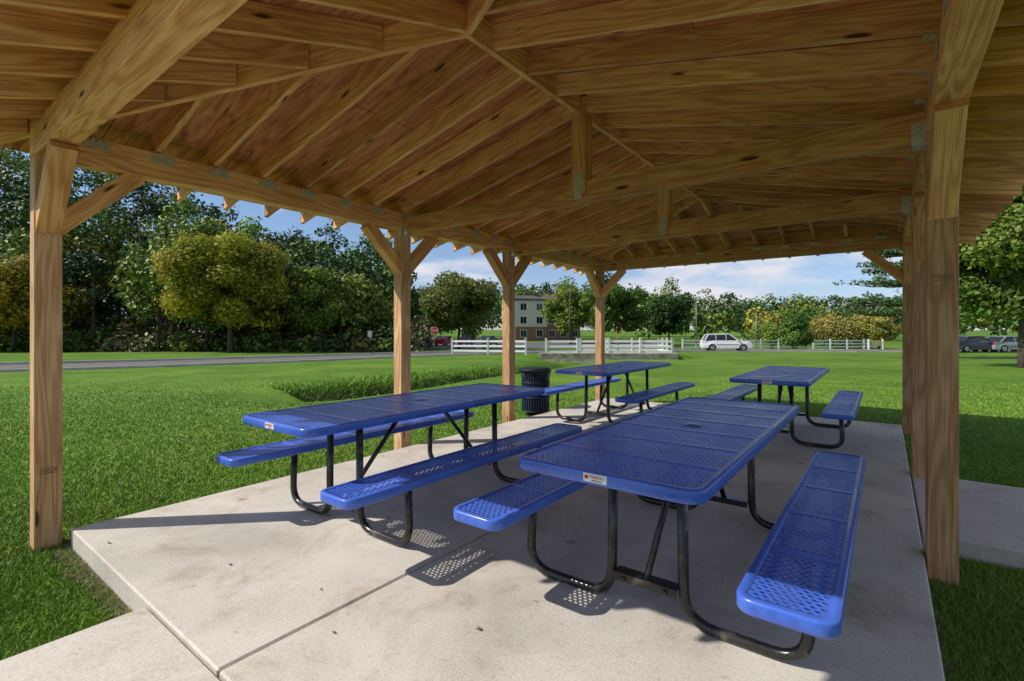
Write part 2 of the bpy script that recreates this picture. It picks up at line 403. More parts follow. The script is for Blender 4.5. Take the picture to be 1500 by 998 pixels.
def roofplane(mb,dz,th,ext,m=0):
    X0,X1=px0-2.37-OS-ext,px0+2.37+OS+ext; Y0,Y1=YS[0]-OE-ext*.66,YS[3]+OE+ext*.66
    ze_=ZT-SS*(OS+ext)+dz; zr=ZR+dz
    c=[L(X0,Y0,ze_),L(X1,Y0,ze_),L(X1,Y1,ze_),L(X0,Y1,ze_)]; r0=L(px0,AY0,zr); r1=L(px0,AY1,zr)
    up=lambda p:(p[0],p[1],p[2]+th)
    P=[(c[0],c[3],r1,r0),(c[1],r0,r1,c[2]),(c[0],r0,c[1]),(c[3],c[2],r1)]
    for q in P: mb.poly(q,m); mb.poly([up(p) for p in q][::-1],m)
    for i in range(4): a,b_=c[i],c[(i+1)%4]; mb.poly([a,b_,up(b_),up(a)],m)
mb=MB(); roofplane(mb,RH+.002,.016,.02); mb.obj('plywood_sheathing',[PLY],pav)
mb=MB(); roofplane(mb,RH+.021,.02,.05); mb.obj('shingles',[SHING],pav)
mb=MB()
for s,y in raf:
    if YS[0]<y<YS[3]:
        x=px0+s*(2.37-.0725)
        xa,xb=sorted((x-px0,x-px0-s*.003)); yy=y-py0
        mb.box(xa,xb,yy-.05,yy+.10,ZT-.075,ZT-.03)
        for q in (-.035,.01,.05,.085): mb.poly([(xa if s>0 else xb,yy+q-.02,ZT-.031),(xa if s>0 else xb,yy+q+.02,ZT-.031),(xa if s>0 else xb,yy+q,ZT+.008)])
        mb.box(*(sorted((x-px0-s*.05,x-px0+s*.0))),yy+.0195,yy+.0225,ZT+.0,ZT+.11)
for y in YS[1:3]:
    for dy in (-.073,.0705): mb.box(-.035,.035,y-py0+dy,y-py0+dy+.0025,ZB-.02,ZB+.22)
    for s,x in ((1,XL),(-1,XR)):
        xx=x+s*.1-px0; mb.box(xx-.03,xx+.03,y-py0-.05,y-py0+.05,ZB-.06,ZB-.046)
        mb.box(xx-.04,xx+.04,y-py0-.0465,y-py0-.0435,ZB-.055,ZB+.08)
for s in (-1,1):
    for off in (.45,.85,1.25,1.65,2.05):
        x=s*off; y=YS[3]-py0-.0725; mb.box(x-.05,x+.07,y-.003,y,ZT-.06,ZT-.02)
mb.obj('hurricane_ties',[GALV],pav)
# ---------------------------------------------------------------- picnic tables
def rrect(hx,hy,r,n=6):
    P=[]
    for cx,cy,a0 in ((hx-r,hy-r,0),(-hx+r,hy-r,90),(-hx+r,-hy+r,180),(hx-r,-hy+r,270)):
        for k in range(n+1):
            a=math.radians(a0+90*k/n); P.append((cx+r*math.cos(a),cy+r*math.sin(a)))
    return P
def panel(name,W,Ln,z,ribs,r=.075,umb=False):
    mb=MB(); hx,hy=W/2,Ln/2
    loops=[(.034,-.006),(.032,0),(.008,0),(.002,-.003),(0,-.009),(0,-.044),(.004,-.05),(.02,-.05),(.02,-.046)]
    prev=None
    for off,dz in loops:
        P=rrect(hx-off,hy-off,max(r-off,.012)); b=len(mb.v); mb.v+=[(x,y,z+dz) for x,y in P]
        if prev is not None:
            n=len(P)
            for k in range(n): mb.face([prev+k,prev+(k+1)%n,b+(k+1)%n,b+k],0,None,.5,True)
        prev=b
    zz=z-.0035; x0,x1=-hx+.03,hx-.03; rw=.0225; y=-hy+.03; yend=hy-.03
    ribpos=[-hy+Ln*(i+1)/(ribs+1) for i in range(ribs)]; segs=[];a=y
    for rp in ribpos: segs.append((a,rp-.02)); mb.box(x0,x1,rp-.0199,rp+.0199,zz-.004,zz+.003); a=rp+.02
    segs.append((a,yend)); nx=int((x1-x0)/.0265); pw=(x1-x0)/nx; row=0
    ca=[math.radians(45*k) for k in range(8)]
    for a,c in segs:
        nr=max(1,round((c-a)/rw)); ph=(c-a)/nr
        for j in range(nr):
            yc=a+(j+.5)*ph; row+=1
            if row%2: xs_=[x0+(i+.5)*pw for i in range(nx)]
            else:
                xs_=[x0+(i+1)*pw for i in range(nx-1)]
                for q0,q1 in ((x0,x0+pw/2),(x1-pw/2,x1)): mb.poly([(q0,yc-ph/2,zz),(q1,yc-ph/2,zz),(q1,yc+ph/2,zz),(q0,yc+ph/2,zz)])
            for xc in xs_:
                b=len(mb.v)
                for k in range(8):
                    ox=(1,1,0,-1,-1,-1,0,1)[k]*pw/2; oy=(0,1,1,1,0,-1,-1,-1)[k]*ph/2; mb.v.append((xc+ox,yc+oy,zz))
                for k in range(8): mb.v.append((xc+.0106*math.cos(ca[k]),yc+.0090*math.sin(ca[k]),zz))
                for k in range(8): k2=(k+1)%8; mb.face([b+k,b+k2,b+8+k2,b+8+k])
                for k in range(8): mb.v.append((xc+.0098*math.cos(ca[k]),yc+.0082*math.sin(ca[k]),zz-.003))
                for k in range(8): k2=(k+1)%8; mb.face([b+8+k,b+8+k2,b+16+k2,b+16+k])
    if umb:
        P=[(math.cos(2*math.pi*k/20),math.sin(2*math.pi*k/20)) for k in range(20)]
        mb.poly([(.05*x,.05*y,zz+.0055) for x,y in P]); mb.poly([(.024*x,.024*y,zz+.008) for x,y in P],1)
    for sx in (-.5,.5): mb.box(sx*W*.55-.012,sx*W*.55+.012,-hy+.05,hy-.05,z-.04,z-.012)
    return mb.mesh(name,[BLUE,BLACK])
TL=2.42
ME_TOP=panel('tabletop',.80,TL,.77,6,.075,True); ME_BENCH=panel('bench_seat',.29,TL,.46,4,.06)
mb=MB()
def bend(P,rad,n=6):
    out=[Vector(P[0])]
    for i in range(1,len(P)-1):
        p=Vector(P[i]);a=(Vector(P[i-1])-p).normalized();c=(Vector(P[i+1])-p).normalized()
        p0=p+a*rad;p1=p+c*rad
        for k in range(n+1):
            t=k/n; out.append(p0*(1-t)**2*1+p*2*t*(1-t)+p1*t*t)
    out.append(Vector(P[-1])); return out
for e in (-1,1):
    y=e*.70
    for s in (-1,1):
        mb.tube(bend([(s*.165,y,.74),(s*.175,y,.024),(s*.66,y,.024),(s*.64,y,.43)],.14,8),.0235,14)
        mb.box(s*.64-.05,s*.64+.05,y-.03,y+.03,.415,.424)
        mb.box(min(s*.52,s*.76),max(s*.52,s*.76),y-.018,y+.018,.424,.452)
    mb.box(-.36,.36,y-.02,y+.02,.735,.762)
    mb.box(-.15,.15,y-.035,y+.035,.155,.163); mb.box(-.15,.15,y-.035,y-.029,.125,.155)
    for s in (-.1,.1): mb.tube([(s,y-.045,.14),(s,y-.03,.14)],.011,6)
    mb.tube([(0,y,.15),(0,e*.16,.74)],.0165,10)
mb.box(-.05,.05,-.2,.2,.735,.745)
ME_FR=mb.mesh('tube_frame',[BLACK])
def txt(body,size,loc,rot,mat,parent,ext=.0004,al='CENTER'):
    c=bpy.data.curves.new('lettering','FONT'); c.body=body; c.size=size; c.extrude=ext; c.align_x=al; c.align_y='CENTER'
    c.materials.append(mat); o=bpy.data.objects.new('lettering',c); link(o,parent); o.location=loc; o.rotation_euler=rot; return o
DKT=simple('label_ink',(.05,.05,.06),.5)
def table(x,ynear):
    e=empty('picnic_table',(x,ynear+TL/2,0))
    for n_,me,dx in (('tabletop',ME_TOP,0),('frame',ME_FR,0),('bench_left',ME_BENCH,-.64),('bench_right',ME_BENCH,.64)):
        o=bpy.data.objects.new(n_,me); link(o,e); o.location=(dx,0,0)
    m=MB(); m.box(-.05,.05,-TL/2-.0022,-TL/2-.0005,.731,.763); 
    cx=-.036
    P=[(cx+.0085*math.cos(2*math.pi*k/14),-TL/2-.003,.749+.0085*math.sin(2*math.pi*k/14)) for k in range(14)]
    m.poly(P,1); m.obj('label',[LBL,RED],e)
    txt('MERIDO',.017,(.009,-TL/2-.003,.751),(math.pi/2,0,0),RED,e)
    txt('INDUSTRIAL',.008,(.009,-TL/2-.003,.7375),(math.pi/2,0,0),DKT,e)
    return e
table(-.89,1.70); table(-2.92,1.46); table(-3.22,5.70); table(-1.03,5.95)
# ---------------------------------------------------------------- trash can
e=empty('trash_can',(-4.75,6.92,-.12)); mb=MB(); n=34; R0=.235
for k in range(n):
    a=2*math.pi*k/n; ca_,sa_=math.cos(a),math.sin(a)
    pts=[(R0*ca_,R0*sa_,.06),(R0*ca_,R0*sa_,.6),((R0+.012)*ca_,(R0+.012)*sa_,.68),((R0+.03)*ca_,(R0+.03)*sa_,.75)]
    for i in range(3):
        p,q=Vector(pts[i]),Vector(pts[i+1]); mb.beam(p,q,.022,.005,up=(ca_,sa_,0))
for z,r_ in ((.07,R0),(.3,R0+.004),(.55,R0+.004),(.76,R0+.033)):
    mb.tube([(r_*math.cos(2*math.pi*k/28),r_*math.sin(2*math.pi*k/28),z) for k in range(29)],.011,8,0,False)
mb.obj('slatted_body',[CANM],e)
mb=MB()
mb.tube([(0,0,.05),(0,0,.72)],[.205,.205],24); mb.tube([(0,0,.70),(0,0,.775),(0,0,.79)],[.24,.24,.225],28); mb.tube([(0,0,0),(0,0,.05)],[.15,.15],18)
mb.obj('liner_and_lid',[LID],e)
# ---------------------------------------------------------------- leaf clouds
def leaf_obj(name,blobs,n,size,seed,parent=None,loc=(0,0,0),mat=LEAF,shell=.5,upb=.35):
    g=np.random.default_rng(seed); B=np.array([b[:6] for b in blobs]); C=np.array([b[6] for b in blobs])
    wgt=(B[:,3]*B[:,4]+B[:,3]*B[:,5]); wgt=wgt/wgt.sum(); idx=g.choice(len(B),n,p=wgt)
    d=g.normal(size=(n,3)); d/=np.linalg.norm(d,axis=1)[:,None]
    rad=1-shell*g.random(n)**1.6+.16*g.normal(size=n)*(g.random(n)<.4)
    p=B[idx,:3]+d*B[idx,3:6]*rad[:,None]
    nn=d*.7+g.normal(size=(n,3))*.6+np.array([0,0,upb]); nn/=np.linalg.norm(nn,axis=1)[:,None]
    t=np.cross(nn,g.normal(size=(n,3))); t/=np.linalg.norm(t,axis=1)[:,None]; b=np.cross(nn,t)
    s=(size*(.55+.9*g.random(n)))[:,None]
    V=np.stack([p-t*s*.6,p-b*s*.38+t*s*.08,p+t*s*.6,p+b*s*.38+t*s*.08],axis=1).reshape(-1,3)
    me=bpy.data.meshes.new(name); me.vertices.add(4*n); me.vertices.foreach_set('co',V.astype(np.float32).ravel())
    me.loops.add(4*n); me.loops.foreach_set('vertex_index',np.arange(4*n,dtype=np.int32))
    me.polygons.add(n); me.polygons.foreach_set('loop_start',np.arange(0,4*n,4,dtype=np.int32))
    try: me.polygons.foreach_set('loop_total',np.full(n,4,dtype=np.int32))
    except Exception: pass
    me.update(calc_edges=True)
    ca=me.color_attributes.new('Col','FLOAT_COLOR','POINT')
    cc=C[idx]*(.6+.8*g.random(n))[:,None]; cc[:,0]*=(.85+.45*g.random(n))
    col=np.ones((4*n,4),dtype=np.float32); col[:,:3]=np.repeat(cc,4,axis=0); ca.data.foreach_set('color',col.ravel())
    me.materials.append(mat); o=bpy.data.objects.new(name,me); link(o,parent); o.location=loc; return o
G1=(.075,.15,.02);G2=(.15,.23,.028);G3=(.035,.085,.016);YG=(.26,.27,.025);AU=(.26,.18,.03);OR=(.25,.13,.03)
def jit(c,a=.2): 
    k=1+random.uniform(-a,a); return (c[0]*k*random.uniform(.9,1.1),c[1]*k,c[2]*k)
def crown(cx,cy,cz,rx,rz,col,nb=22,small=.34,ja=.28):
    out=[]
    for i in range(nb):
        th=random.uniform(0,2*math.pi); u=random.uniform(-.8,1); q=math.sqrt(max(0,1-u*u)); rr=random.uniform(.45,.82)
        if u<-.3: rr*=.9
        sr=rx*random.uniform(small*.6,small*1.35)
        out.append((cx+math.cos(th)*q*rx*rr,cy+math.sin(th)*q*rx*rr,cz+u*rz*rr,sr,sr,sr*random.uniform(.6,.9),jit(col,ja)))
    return out
def trunk(mb,x,y,z0,h,r,spread,nl=7):
    lean=random.uniform(-.03,.03)*h
    mb.tube([(x,y,z0-.3),(x,y,z0+.15*h),(x+lean,y,z0+.45*h),(x+lean*1.5,y,z0+.9*h)],[r*1.35,r,r*.75,r*.15],9)
    for i in range(nl):
        a=random.uniform(0,6.28); z=z0+h*random.uniform(.22,.6); l=spread*random.uniform(.6,.95)
        x1,y1=x+math.cos(a)*l,y+math.sin(a)*l
        mb.tube([(x+lean*.5,y,z),(x+math.cos(a)*l*.45,y+math.sin(a)*l*.45,z+l*.35),(x1,y1,z+l*.85)],[r*.45,r*.28,r*.06],6)
def tree(name,u,v,h,rx,col,n,ls,seed,base=.22,z=None,nb=30,mat=LEAF,small=.34):
    random.seed(seed); x,y,_=S(u,v); zz=gz(u,v) if z is None else z
    e=empty(name,(x,y,zz)); m=MB(); trunk(m,0,0,0,h,h*.013+.04,rx*.8,9); m.obj('trunk_and_limbs',[BARK],e)
    rz=h*(1-base)/2; leaf_obj('crown',crown(0,0,h*base+rz,rx,rz,col,nb,small),n,ls,seed,e,mat=mat); return e
def at(px,v): return (px-750)/721*v
random.seed(3); bl=[]; mb=MB()
tops=[(-400,130),(0,160),(60,180),(130,185),(230,225),(330,250),(400,285),(480,295),(560,345),(610,392)]
def itp(T,x): return float(np.interp(x,[a for a,_ in T],[b for _,b in T]))
for row,(vv,fr,st) in enumerate(((66,1.0,36),(58,.80,44),(51,.52,38))):
    for p in range(-420,600-row*25,st):
        p2=p+random.uniform(-14,14); v=vv+random.uniform(-4,4); u=at(p2,v)
        top=(483-itp(tops,p2))*v/721*fr*random.uniform(.84,1.06)+CAMZ; g0=gz(u,v); h=top-g0
        x,y,_=S(u,v); rx=random.uniform(3.4,5.4)
        col=jit(random.choice([G1,G1,G3,G2,G1,G3,G2] if row<2 else [G1,G2,G3,G2,YG,G2]),.35)
        bl+=crown(x,y,g0+h*.56,rx,h*.46,col,30,.31,.3)
        trunk(mb,x,y,g0,h*.9,.2,rx*.7,4)
for p in range(-420,610,10):
    for vb,ra in ((46.5,(.6,1.6)),(52,(1.4,2.6)),(72,(2.5,5.5))):
        v=vb+random.uniform(-1.5,1.5); u=at(p+random.uniform(-5,5),v); x,y,_=S(u,v); r_=random.uniform(*ra)
        bl.append((x,y,gz(u,v)+r_*.6,r_,r_,r_*.9,jit(G3 if vb==72 else random.choice([G3,G1,G2,G3,(.12,.11,.04),(.16,.15,.08)]),.35)))
mb.obj('woodland_trunks',[BARK]); leaf_obj('woodland_foliage',bl,330000,.36,11,mat=LEAF0)
tree('maple_tree',at(337,44),44,11.3,5.6,(.27,.285,.022),52000,.23,21,.05,nb=64,small=.25)
tree('maple_tree',at(20,46),46,9.0,5.0,(.28,.25,.022),26000,.25,22,.06,nb=44,small=.27)
tree('maple_tree',at(672,58),58,8.8,5.2,(.12,.16,.03),28000,.27,23,.12,nb=46,small=.28)
tree('maple_tree',at(838,84),84,11.0,4.6,G2,14000,.36,24,.08)
tree('maple_tree',at(462,47),47,8.4,3.2,G2,14000,.24,25,.03,nb=40,small=.3)
tree('maple_tree',at(905,70),70,9.4,4.2,G1,14000,.34,26,.1)
tree('maple_tree',at(980,76),76,7.8,3.6,G3,10000,.34,28,.1)
tree('maple_tree',at(1500,20),20,9.3,3.5,(.14,.22,.035),64000,.15,27,.04,None,64,LEAF,.28)
random.seed(5); bl=[]
dt=[(560,400),(650,410),(770,396),(850,400),(900,402),(960,408),(1000,418),(1080,424),(1150,430),(1230,432),(1300,425),(1400,400),(1600,380),(1900,360)]
for vv,fr,st in ((165,1.0,15),(130,.84,21),(102,.60,26)):
    for p in range(540,2000,st):
        if vv==102 and 740<p<850: continue
        v=vv+random.uniform(-8,8); p2=p+random.uniform(-8,8); u=at(p2,v); top=(483-itp(dt,p2))*v/721*fr*random.uniform(.74,1.2)+CAMZ
        x,y,_=S(u,v); g0=-1.1; h=top-g0; rx=random.uniform(3.2,6.4)*(v/150)**.5
        bl+=crown(x,y,g0+h*.5,rx,h*.5,jit(random.choice([G1,G2,G3,G1,YG,AU,G2,G1,G3] if vv<140 else [G1,G3,G1,G2]),.25),13,.42)
leaf_obj('distant_treeline',bl,125000,.7,12,mat=LEAF0)
def shrub(name,px,v,r_,h,col,n,seed):
    random.seed(seed); u=at(px,v); x,y,_=S(u,v); e=empty(name,(x,y,gz(u,v))); m=MB()
    for i in range(5):
        a=i*1.3; m.tube([(0,0,-.1),(math.cos(a)*r_*.5,math.sin(a)*r_*.5,h*.6)],[.05,.02],5)
    m.obj('stems',[BARK],e); leaf_obj('foliage',crown(0,0,h*.52,r_,h*.5,col,18,.45),n,.2,seed,e,upb=.3,mat=LEAF0)
shrub('shrub',1165,55,1.9,3.6,G1,9000,31)
shrub('shrub',1130,62,2.2,3.2,G2,6000,32)
shrub('shrub',1238,63,3.6,4.2,(.20,.19,.04),9000,33)
shrub('shrub',1205,72,3.0,3.6,(.18,.22,.03),5000,34)
shrub('shrub',1287,60,2.2,4.6,(.22,.22,.04),6000,35)
# pine
random.seed(9); v=30; u=at(1345,v); x,y,_=S(u,v); e=empty('pine_tree',(x,y,gz(u,v))); mb=MB(); bl=[]
mb.tube([(0,0,-.3),(0,0,5),(0,0,12)],[.24,.17,.03],10)
z=2.6
while z<11.5:
    for i in range(5):
        a=random.uniform(0,6.28); l=(12.2-z)*.56*random.uniform(.6,1.1)
        tip=(math.cos(a)*l,math.sin(a)*l,z+l*.10); mb.tube([(0,0,z),(tip[0]*.6,tip[1]*.6,z+l*.01),tip],[.05,.03,.01],5)
        for k in range(8):
            f=.25+.75*k/7; w_=.55*(1-.4*f)*random.uniform(.7,1.2); bl.append((tip[0]*f+random.uniform(-.3,.3),tip[1]*f+random.uniform(-.3,.3),z+l*.10*f+random.uniform(0,.12),w_,w_,.2,jit((.07,.14,.045),.3)))
    z+=.62
mb.obj('trunk_and_limbs',[BARK],e); leaf_obj('needles',bl,30000,.13,41,e,mat=LEAF0)
# swale grass: fine upright tufts hugging the banks (single mesh)
g=np.random.default_rng(14); n=26000
tt=g.random(n)**1.1*4.4; P=np.array(DIT); ki=np.minimum(tt.astype(int),4); f=tt-ki
uu=P[ki,0]*(1-f)+P[ki+1,0]*f; vv_=P[ki,1]*(1-f)+P[ki+1,1]*f; dd=P[ki+1]-P[ki]; ln_=np.hypot(dd[:,0],dd[:,1])
o=g.normal(size=n)*.5+.35; uu=uu-dd[:,1]/ln_*o; vv_=vv_+dd[:,0]/ln_*o
X=uu*FY+vv_*FX; Y=vv_*FY-uu*FX; Z=np.array([gz(a,b_) for a,b_ in zip(uu,vv_)])
h=.05+.13*g.random(n)**2; w_=.010+.012*g.random(n); a=g.random(n)*6.283; l2=g.normal(size=(n,2))*.5*h[:,None]
V=np.stack([np.stack([X-np.cos(a)*w_,Y-np.sin(a)*w_,Z],1),np.stack([X+np.cos(a)*w_,Y+np.sin(a)*w_,Z],1),np.stack([X+l2[:,0],Y+l2[:,1],Z+h],1)],1).reshape(-1,3)
me=bpy.data.meshes.new('swale_grass'); me.from_pydata([tuple(q) for q in V.tolist()],[],[(3*i,3*i+1,3*i+2) for i in range(n)])
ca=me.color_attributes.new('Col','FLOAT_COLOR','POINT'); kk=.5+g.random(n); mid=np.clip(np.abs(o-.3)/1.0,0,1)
cc=np.stack([(.04+.10*mid)*kk,(.065+.20*mid)*kk,.015*kk+0*mid],1); col=np.ones((3*n,4),dtype=np.float32); col[:,:3]=np.repeat(cc,3,axis=0); ca.data.foreach_set('color',col.ravel())  # tufts darken near the far bank, its shade carried in their colour
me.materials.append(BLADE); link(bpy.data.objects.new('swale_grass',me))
# grass blades near
def blades():
    g=np.random.default_rng(2); n=560000
    v=1.1*np.exp(g.random(n)*math.log(15/1.1)); u=(g.random(n)*2-1)*1.12*v
    X=u*FY+v*FX; Y=v*FY-u*FX
    bad=((X>-4.31)&(X<.19)&(Y>.82)&(Y<8.7))|((X>-2.84)&(X<-1.24)&(Y<.83))|((X>.18)&(Y>4.19)&(Y<5.91)&(X<7.5))|(g.random(n)<np.clip((v-5)/9,0,1))
    ok=~bad; X,Y,u,v=X[ok],Y[ok],u[ok],v[ok]; n=len(X)
    D=np.full(n,9.9)
    for i in range(len(DIT)-1):
        ax,ay=DIT[i];bx,by=DIT[i+1];dx,dy=bx-ax,by-ay
        t=np.clip(((u-ax)*dx+(v-ay)*dy)/(dx*dx+dy*dy),0,1); D=np.minimum(D,np.hypot(u-ax-dx*t,v-ay-dy*t))
    ok=D>1.6+.5*g.random(n); X,Y,v=X[ok],Y[ok],v[ok]; n=len(X)
    Z=np.full(n,-.13)
    h=(.018+.022*g.random(n)**2)*(1+.01*v); w_=(.0018+.0007*v)*(.7+.6*g.random(n)); a=g.random(n)*6.283; ln=g.normal(size=(n,2))*.6*h[:,None]
    P0=np.stack([X-np.cos(a)*w_,Y-np.sin(a)*w_,Z-.004],1);P1=np.stack([X+np.cos(a)*w_,Y+np.sin(a)*w_,Z-.004],1)
    P2=np.stack([X+ln[:,0],Y+ln[:,1],Z+h],1)
    V=np.stack([P0,P1,P2],1).reshape(-1,3); me=bpy.data.meshes.new('lawn_grass'); me.vertices.add(3*n); me.vertices.foreach_set('co',V.astype(np.float32).ravel())
    me.loops.add(3*n); me.loops.foreach_set('vertex_index',np.arange(3*n,dtype=np.int32)); me.polygons.add(n); me.polygons.foreach_set('loop_start',np.arange(0,3*n,3,dtype=np.int32))
    try: me.polygons.foreach_set('loop_total',np.full(n,3,dtype=np.int32))
    except Exception: pass
    me.update(calc_edges=True)
    ca=me.color_attributes.new('Col','FLOAT_COLOR','POINT'); k=(.7+.6*g.random(n))*(1+.2*np.sin(X*1.3+np.sin(Y*.9)*2)*np.sin(Y*1.1+X*.4)); cc=np.stack([.155*k*(.8+.5*g.random(n)),.285*k,.028*k],1)
    dead=g.random(n)<.03; cc[dead]=(.34,.27,.10)
    col=np.ones((3*n,4),dtype=np.float32); col[:,:3]=np.repeat(cc,3,axis=0); ca.data.foreach_set('color',col.ravel())
    me.materials.append(BLADE); link(bpy.data.objects.new('lawn_grass',me))
blades()
random.seed(17); mb=MB(); FL=simple('dry_leaf',(.16,.09,.035),.8,0,.4,20)
for i in range(80):
    x,y=random.uniform(-4.2,.1),random.uniform(.9,6.5); a=random.uniform(0,6.28); s=random.uniform(.006,.02); P=[]
    for k in range(8):
        rr=s*(1 if k%2==0 else .5)*random.uniform(.7,1.3); P.append((x+rr*math.cos(a+k*.785),y+rr*math.sin(a+k*.785)*.6,.003+random.uniform(0,.006)))
    mb.poly(P)
mb.obj('fallen_leaves',[FL])
# ---------------------------------------------------------------- fences, wall
def fence(P,hh=1.15,name='white_rail_fence'):
    m=MB()
    for i in range(len(P)-1):
        (u0,v0),(u1,v1)=P[i],P[i+1]; l=math.hypot(u1-u0,v1-v0); n=max(1,round(l/2.4))
        for k in range(n+1):
            t=k/n; u=u0+(u1-u0)*t; v=v0+(v1-v0)*t; x,y,_=S(u,v); g0=gz(u,v)
            m.obox(x,y,.65,.13,.13,g0-.2,g0+hh+.06); m.obox(x,y,.65,.17,.17,g0+hh+.06,g0+hh+.10)
            if k<n:
                t2=(k+1)/n; ub=u0+(u1-u0)*t2; vb=v0+(v1-v0)*t2; g1=gz(ub,vb)
                for z in (.3,.66,1.02): m.beam(S(u,v,g0+z),S(ub,vb,g1+z),.04,.14)
    return m.obj(name,[WHITE])
fence([(at(662,38),38),(at(770,36),36)]); fence([(at(800,34.4),34.4),(at(985,33.8),33.8)])
fence([(at(985,33.8),33.8),(at(965,41),41),(at(850,42),42)]); fence([(at(1000,57),57),(at(1115,58),58),(at(1290,60),60)])
mb=MB(); a=S(at(790,33.5),33.5);b_=S(at(992,33.3),33.3)
mb.beam((a[0],a[1],-.80),(b_[0],b_[1],-.80),.4,.9); mb.beam((a[0],a[1],-.31),(b_[0],b_[1],-.31),.5,.07); mb.obj('stone_headwall',[STONE])
# ---------------------------------------------------------------- vehicles
PAINTS={'w':simple('car_paint_white',(.75,.76,.77),.25,0,.02),'r':simple('car_paint_red',(.35,.02,.02),.25),'d':simple('car_paint_dark',(.04,.05,.07),.25),'s':simple('car_paint_silver',(.35,.36,.38),.3,.4)}
HUB=simple('wheel_alloy',(.4,.4,.42),.35,.7)
def car(name,u,v,rz,kind,paint,zoff=.03):
    x,y,_=S(u,v); e=empty(name,(x,y,gz(u,v)+zoff),rz); m=MB()
    if kind=='suv': Lc,W,low,belt,roof=4.7,.92,.28,1.02,1.72; top=[(-2.12,1.05),(-1.8,1.62),(.15,1.68),(.95,1.08)]; hood=[(.95,1.06),(2.1,.95),(2.33,.62)]; tail=[(-2.33,.6),(-2.28,1.02)]
    else: Lc,W,low,belt,roof=4.6,.88,.24,.90,1.42; top=[(-1.75,.96),(-1.1,1.38),(.25,1.42),(1.15,.95)]; hood=[(1.15,.92),(2.1,.78),(2.28,.55)]; tail=[(-2.28,.55),(-2.2,.93)]
    body=[(-2.3,low+.05),(-1.85,low),(-1.82,low+.2),(-1.6,low+.42),(-1.3,low+.42),(-1.08,low+.2),(-1.05,low),(1.05,low),(1.08,low+.2),(1.3,low+.42),(1.6,low+.42),(1.82,low+.2),(1.85,low),(2.3,low+.05)]+hood[::-1]+[(-1.0,belt+.02)]+tail[::-1]
    b=len(m.v); n=len(body)
    for s in (-1,1):
        for (a,z) in body: m.v.append((a,s*(W-(.05 if z>.8 else 0)-(.06 if abs(a)>2.2 else 0)),z))
    m.face([b+i for i in range(n)],0); m.face([b+n+i for i in range(n)][::-1],0)
    for i in range(n): j=(i+1)%n; m.face([b+i,b+n+i,b+n+j,b+j],0)
    T=[(a,z) for a,z in top]; b=len(m.v)
    for s in (-1,1):
        for i,(a,z) in enumerate(T): m.v.append((a,s*((W-.06) if i in (0,3) else W-.20),z))
    m.face([b,b+1,b+2,b+3],1); m.face([b+7,b+6,b+5,b+4],1); m.face([b+1,b+5,b+6,b+2],0); m.face([b,b+4,b+5,b+1],1); m.face([b+2,b+6,b+7,b+3],1)
    for s in (-1,1):
        for (i,j) in ((0,1),(1,2),(2,3)):
            pa=Vector((T[i][0],s*((W-.06) if i in(0,3) else W-.2),T[i][1])); pb=Vector((T[j][0],s*((W-.06) if j in(0,3) else W-.2),T[j][1])); m.beam(pa,pb,.09,.08)
        for a in (-.35,) if kind!='suv' else (-1.1,-.15): m.beam((a,s*(W-.05),belt+.02),(a,s*(W-.19),T[1][1]+.02),.06,.04,up=(1,0,0))
        m.beam((-1.0,s*(W+.005),belt-.38),(1.0,s*(W+.005),belt-.38),.02,.04,1)
        m.box(.85,1.0,s*(W+.06)-.07,s*(W+.06)+.07,belt,belt+.14,0)
        m.box(2.2,2.31,s*.62-.17,s*.62+.17,.66,.8,3); m.box(-2.33,-2.25,s*.68-.12,s*.68+.12,.75,.95,4)
    m.box(2.28,2.36,-.8,.8,low+.05,low+.22,1)
    m.obj('body',[PAINTS[paint],GLASS,RUBBER,HUB,RED],e,.02)
    m=MB()
    for a in (-1.45,1.45):
        for s in (-1,1):
            m.tube([(a,s*(W-.2),.34),(a,s*(W-.005),.34)],.34,20,0); m.tube([(a,s*(W-.01),.34),(a,s*(W+.012),.34)],.21,16,1)
    m.obj('wheels',[RUBBER,HUB],e); return e
RZ=math.radians(37.2)
car('parked_suv',at(1063,49.5),49.5,RZ+math.radians(-10),'suv','w')
car('parked_car',at(1478,44),44,RZ+math.radians(5),'sedan','s'); car('parked_car',at(1422,44),44,RZ+math.radians(8),'sedan','d')
for p,k,c in ((628,'sedan','d'),(652,'sedan','r'),(688,'suv','d'),(716,'sedan','d'),(742,'sedan','s')):
    car('parked_car',at(p,74),74,RZ+math.radians(70+p%17),k,c)
# ---------------------------------------------------------------- street furniture
POLE=simple('pole_grey',(.22,.22,.22),.5,.4)
def S_emp(name,px,v): 
    u=at(px,v); x,y,_=S(u,v); return empty(name,(x,y,gz(u,v)),RZ)
def octa(m,r_,y,z,mi):
    m.poly([(r_*math.cos(math.radians(22.5+45*k)),y,z+r_*math.sin(math.radians(22.5+45*k))) for k in range(8)],mi)
e=S_emp('stop_sign',637,50); m=MB(); m.tube([(0,0,-.2),(0,0,2.35)],.035,8); octa(m,.41,-.045,2.05,1); octa(m,.385,-.049,2.05,2); octa(m,.41,-.041,2.05,0); m.obj('post_and_plate',[POLE,WHITE,RED],e)
txt('STOP',.28,(0,-.055,2.05),(math.pi/2,0,0),WHITE,e)
e=S_emp('traffic_sign',542,46); m=MB(); m.tube([(0,0,-.2),(0,0,2.0)],.035,8); m.box(-.2,.2,-.05,-.04,1.4,1.95,1); m.obj('post_and_plate',[POLE,WHITE],e)
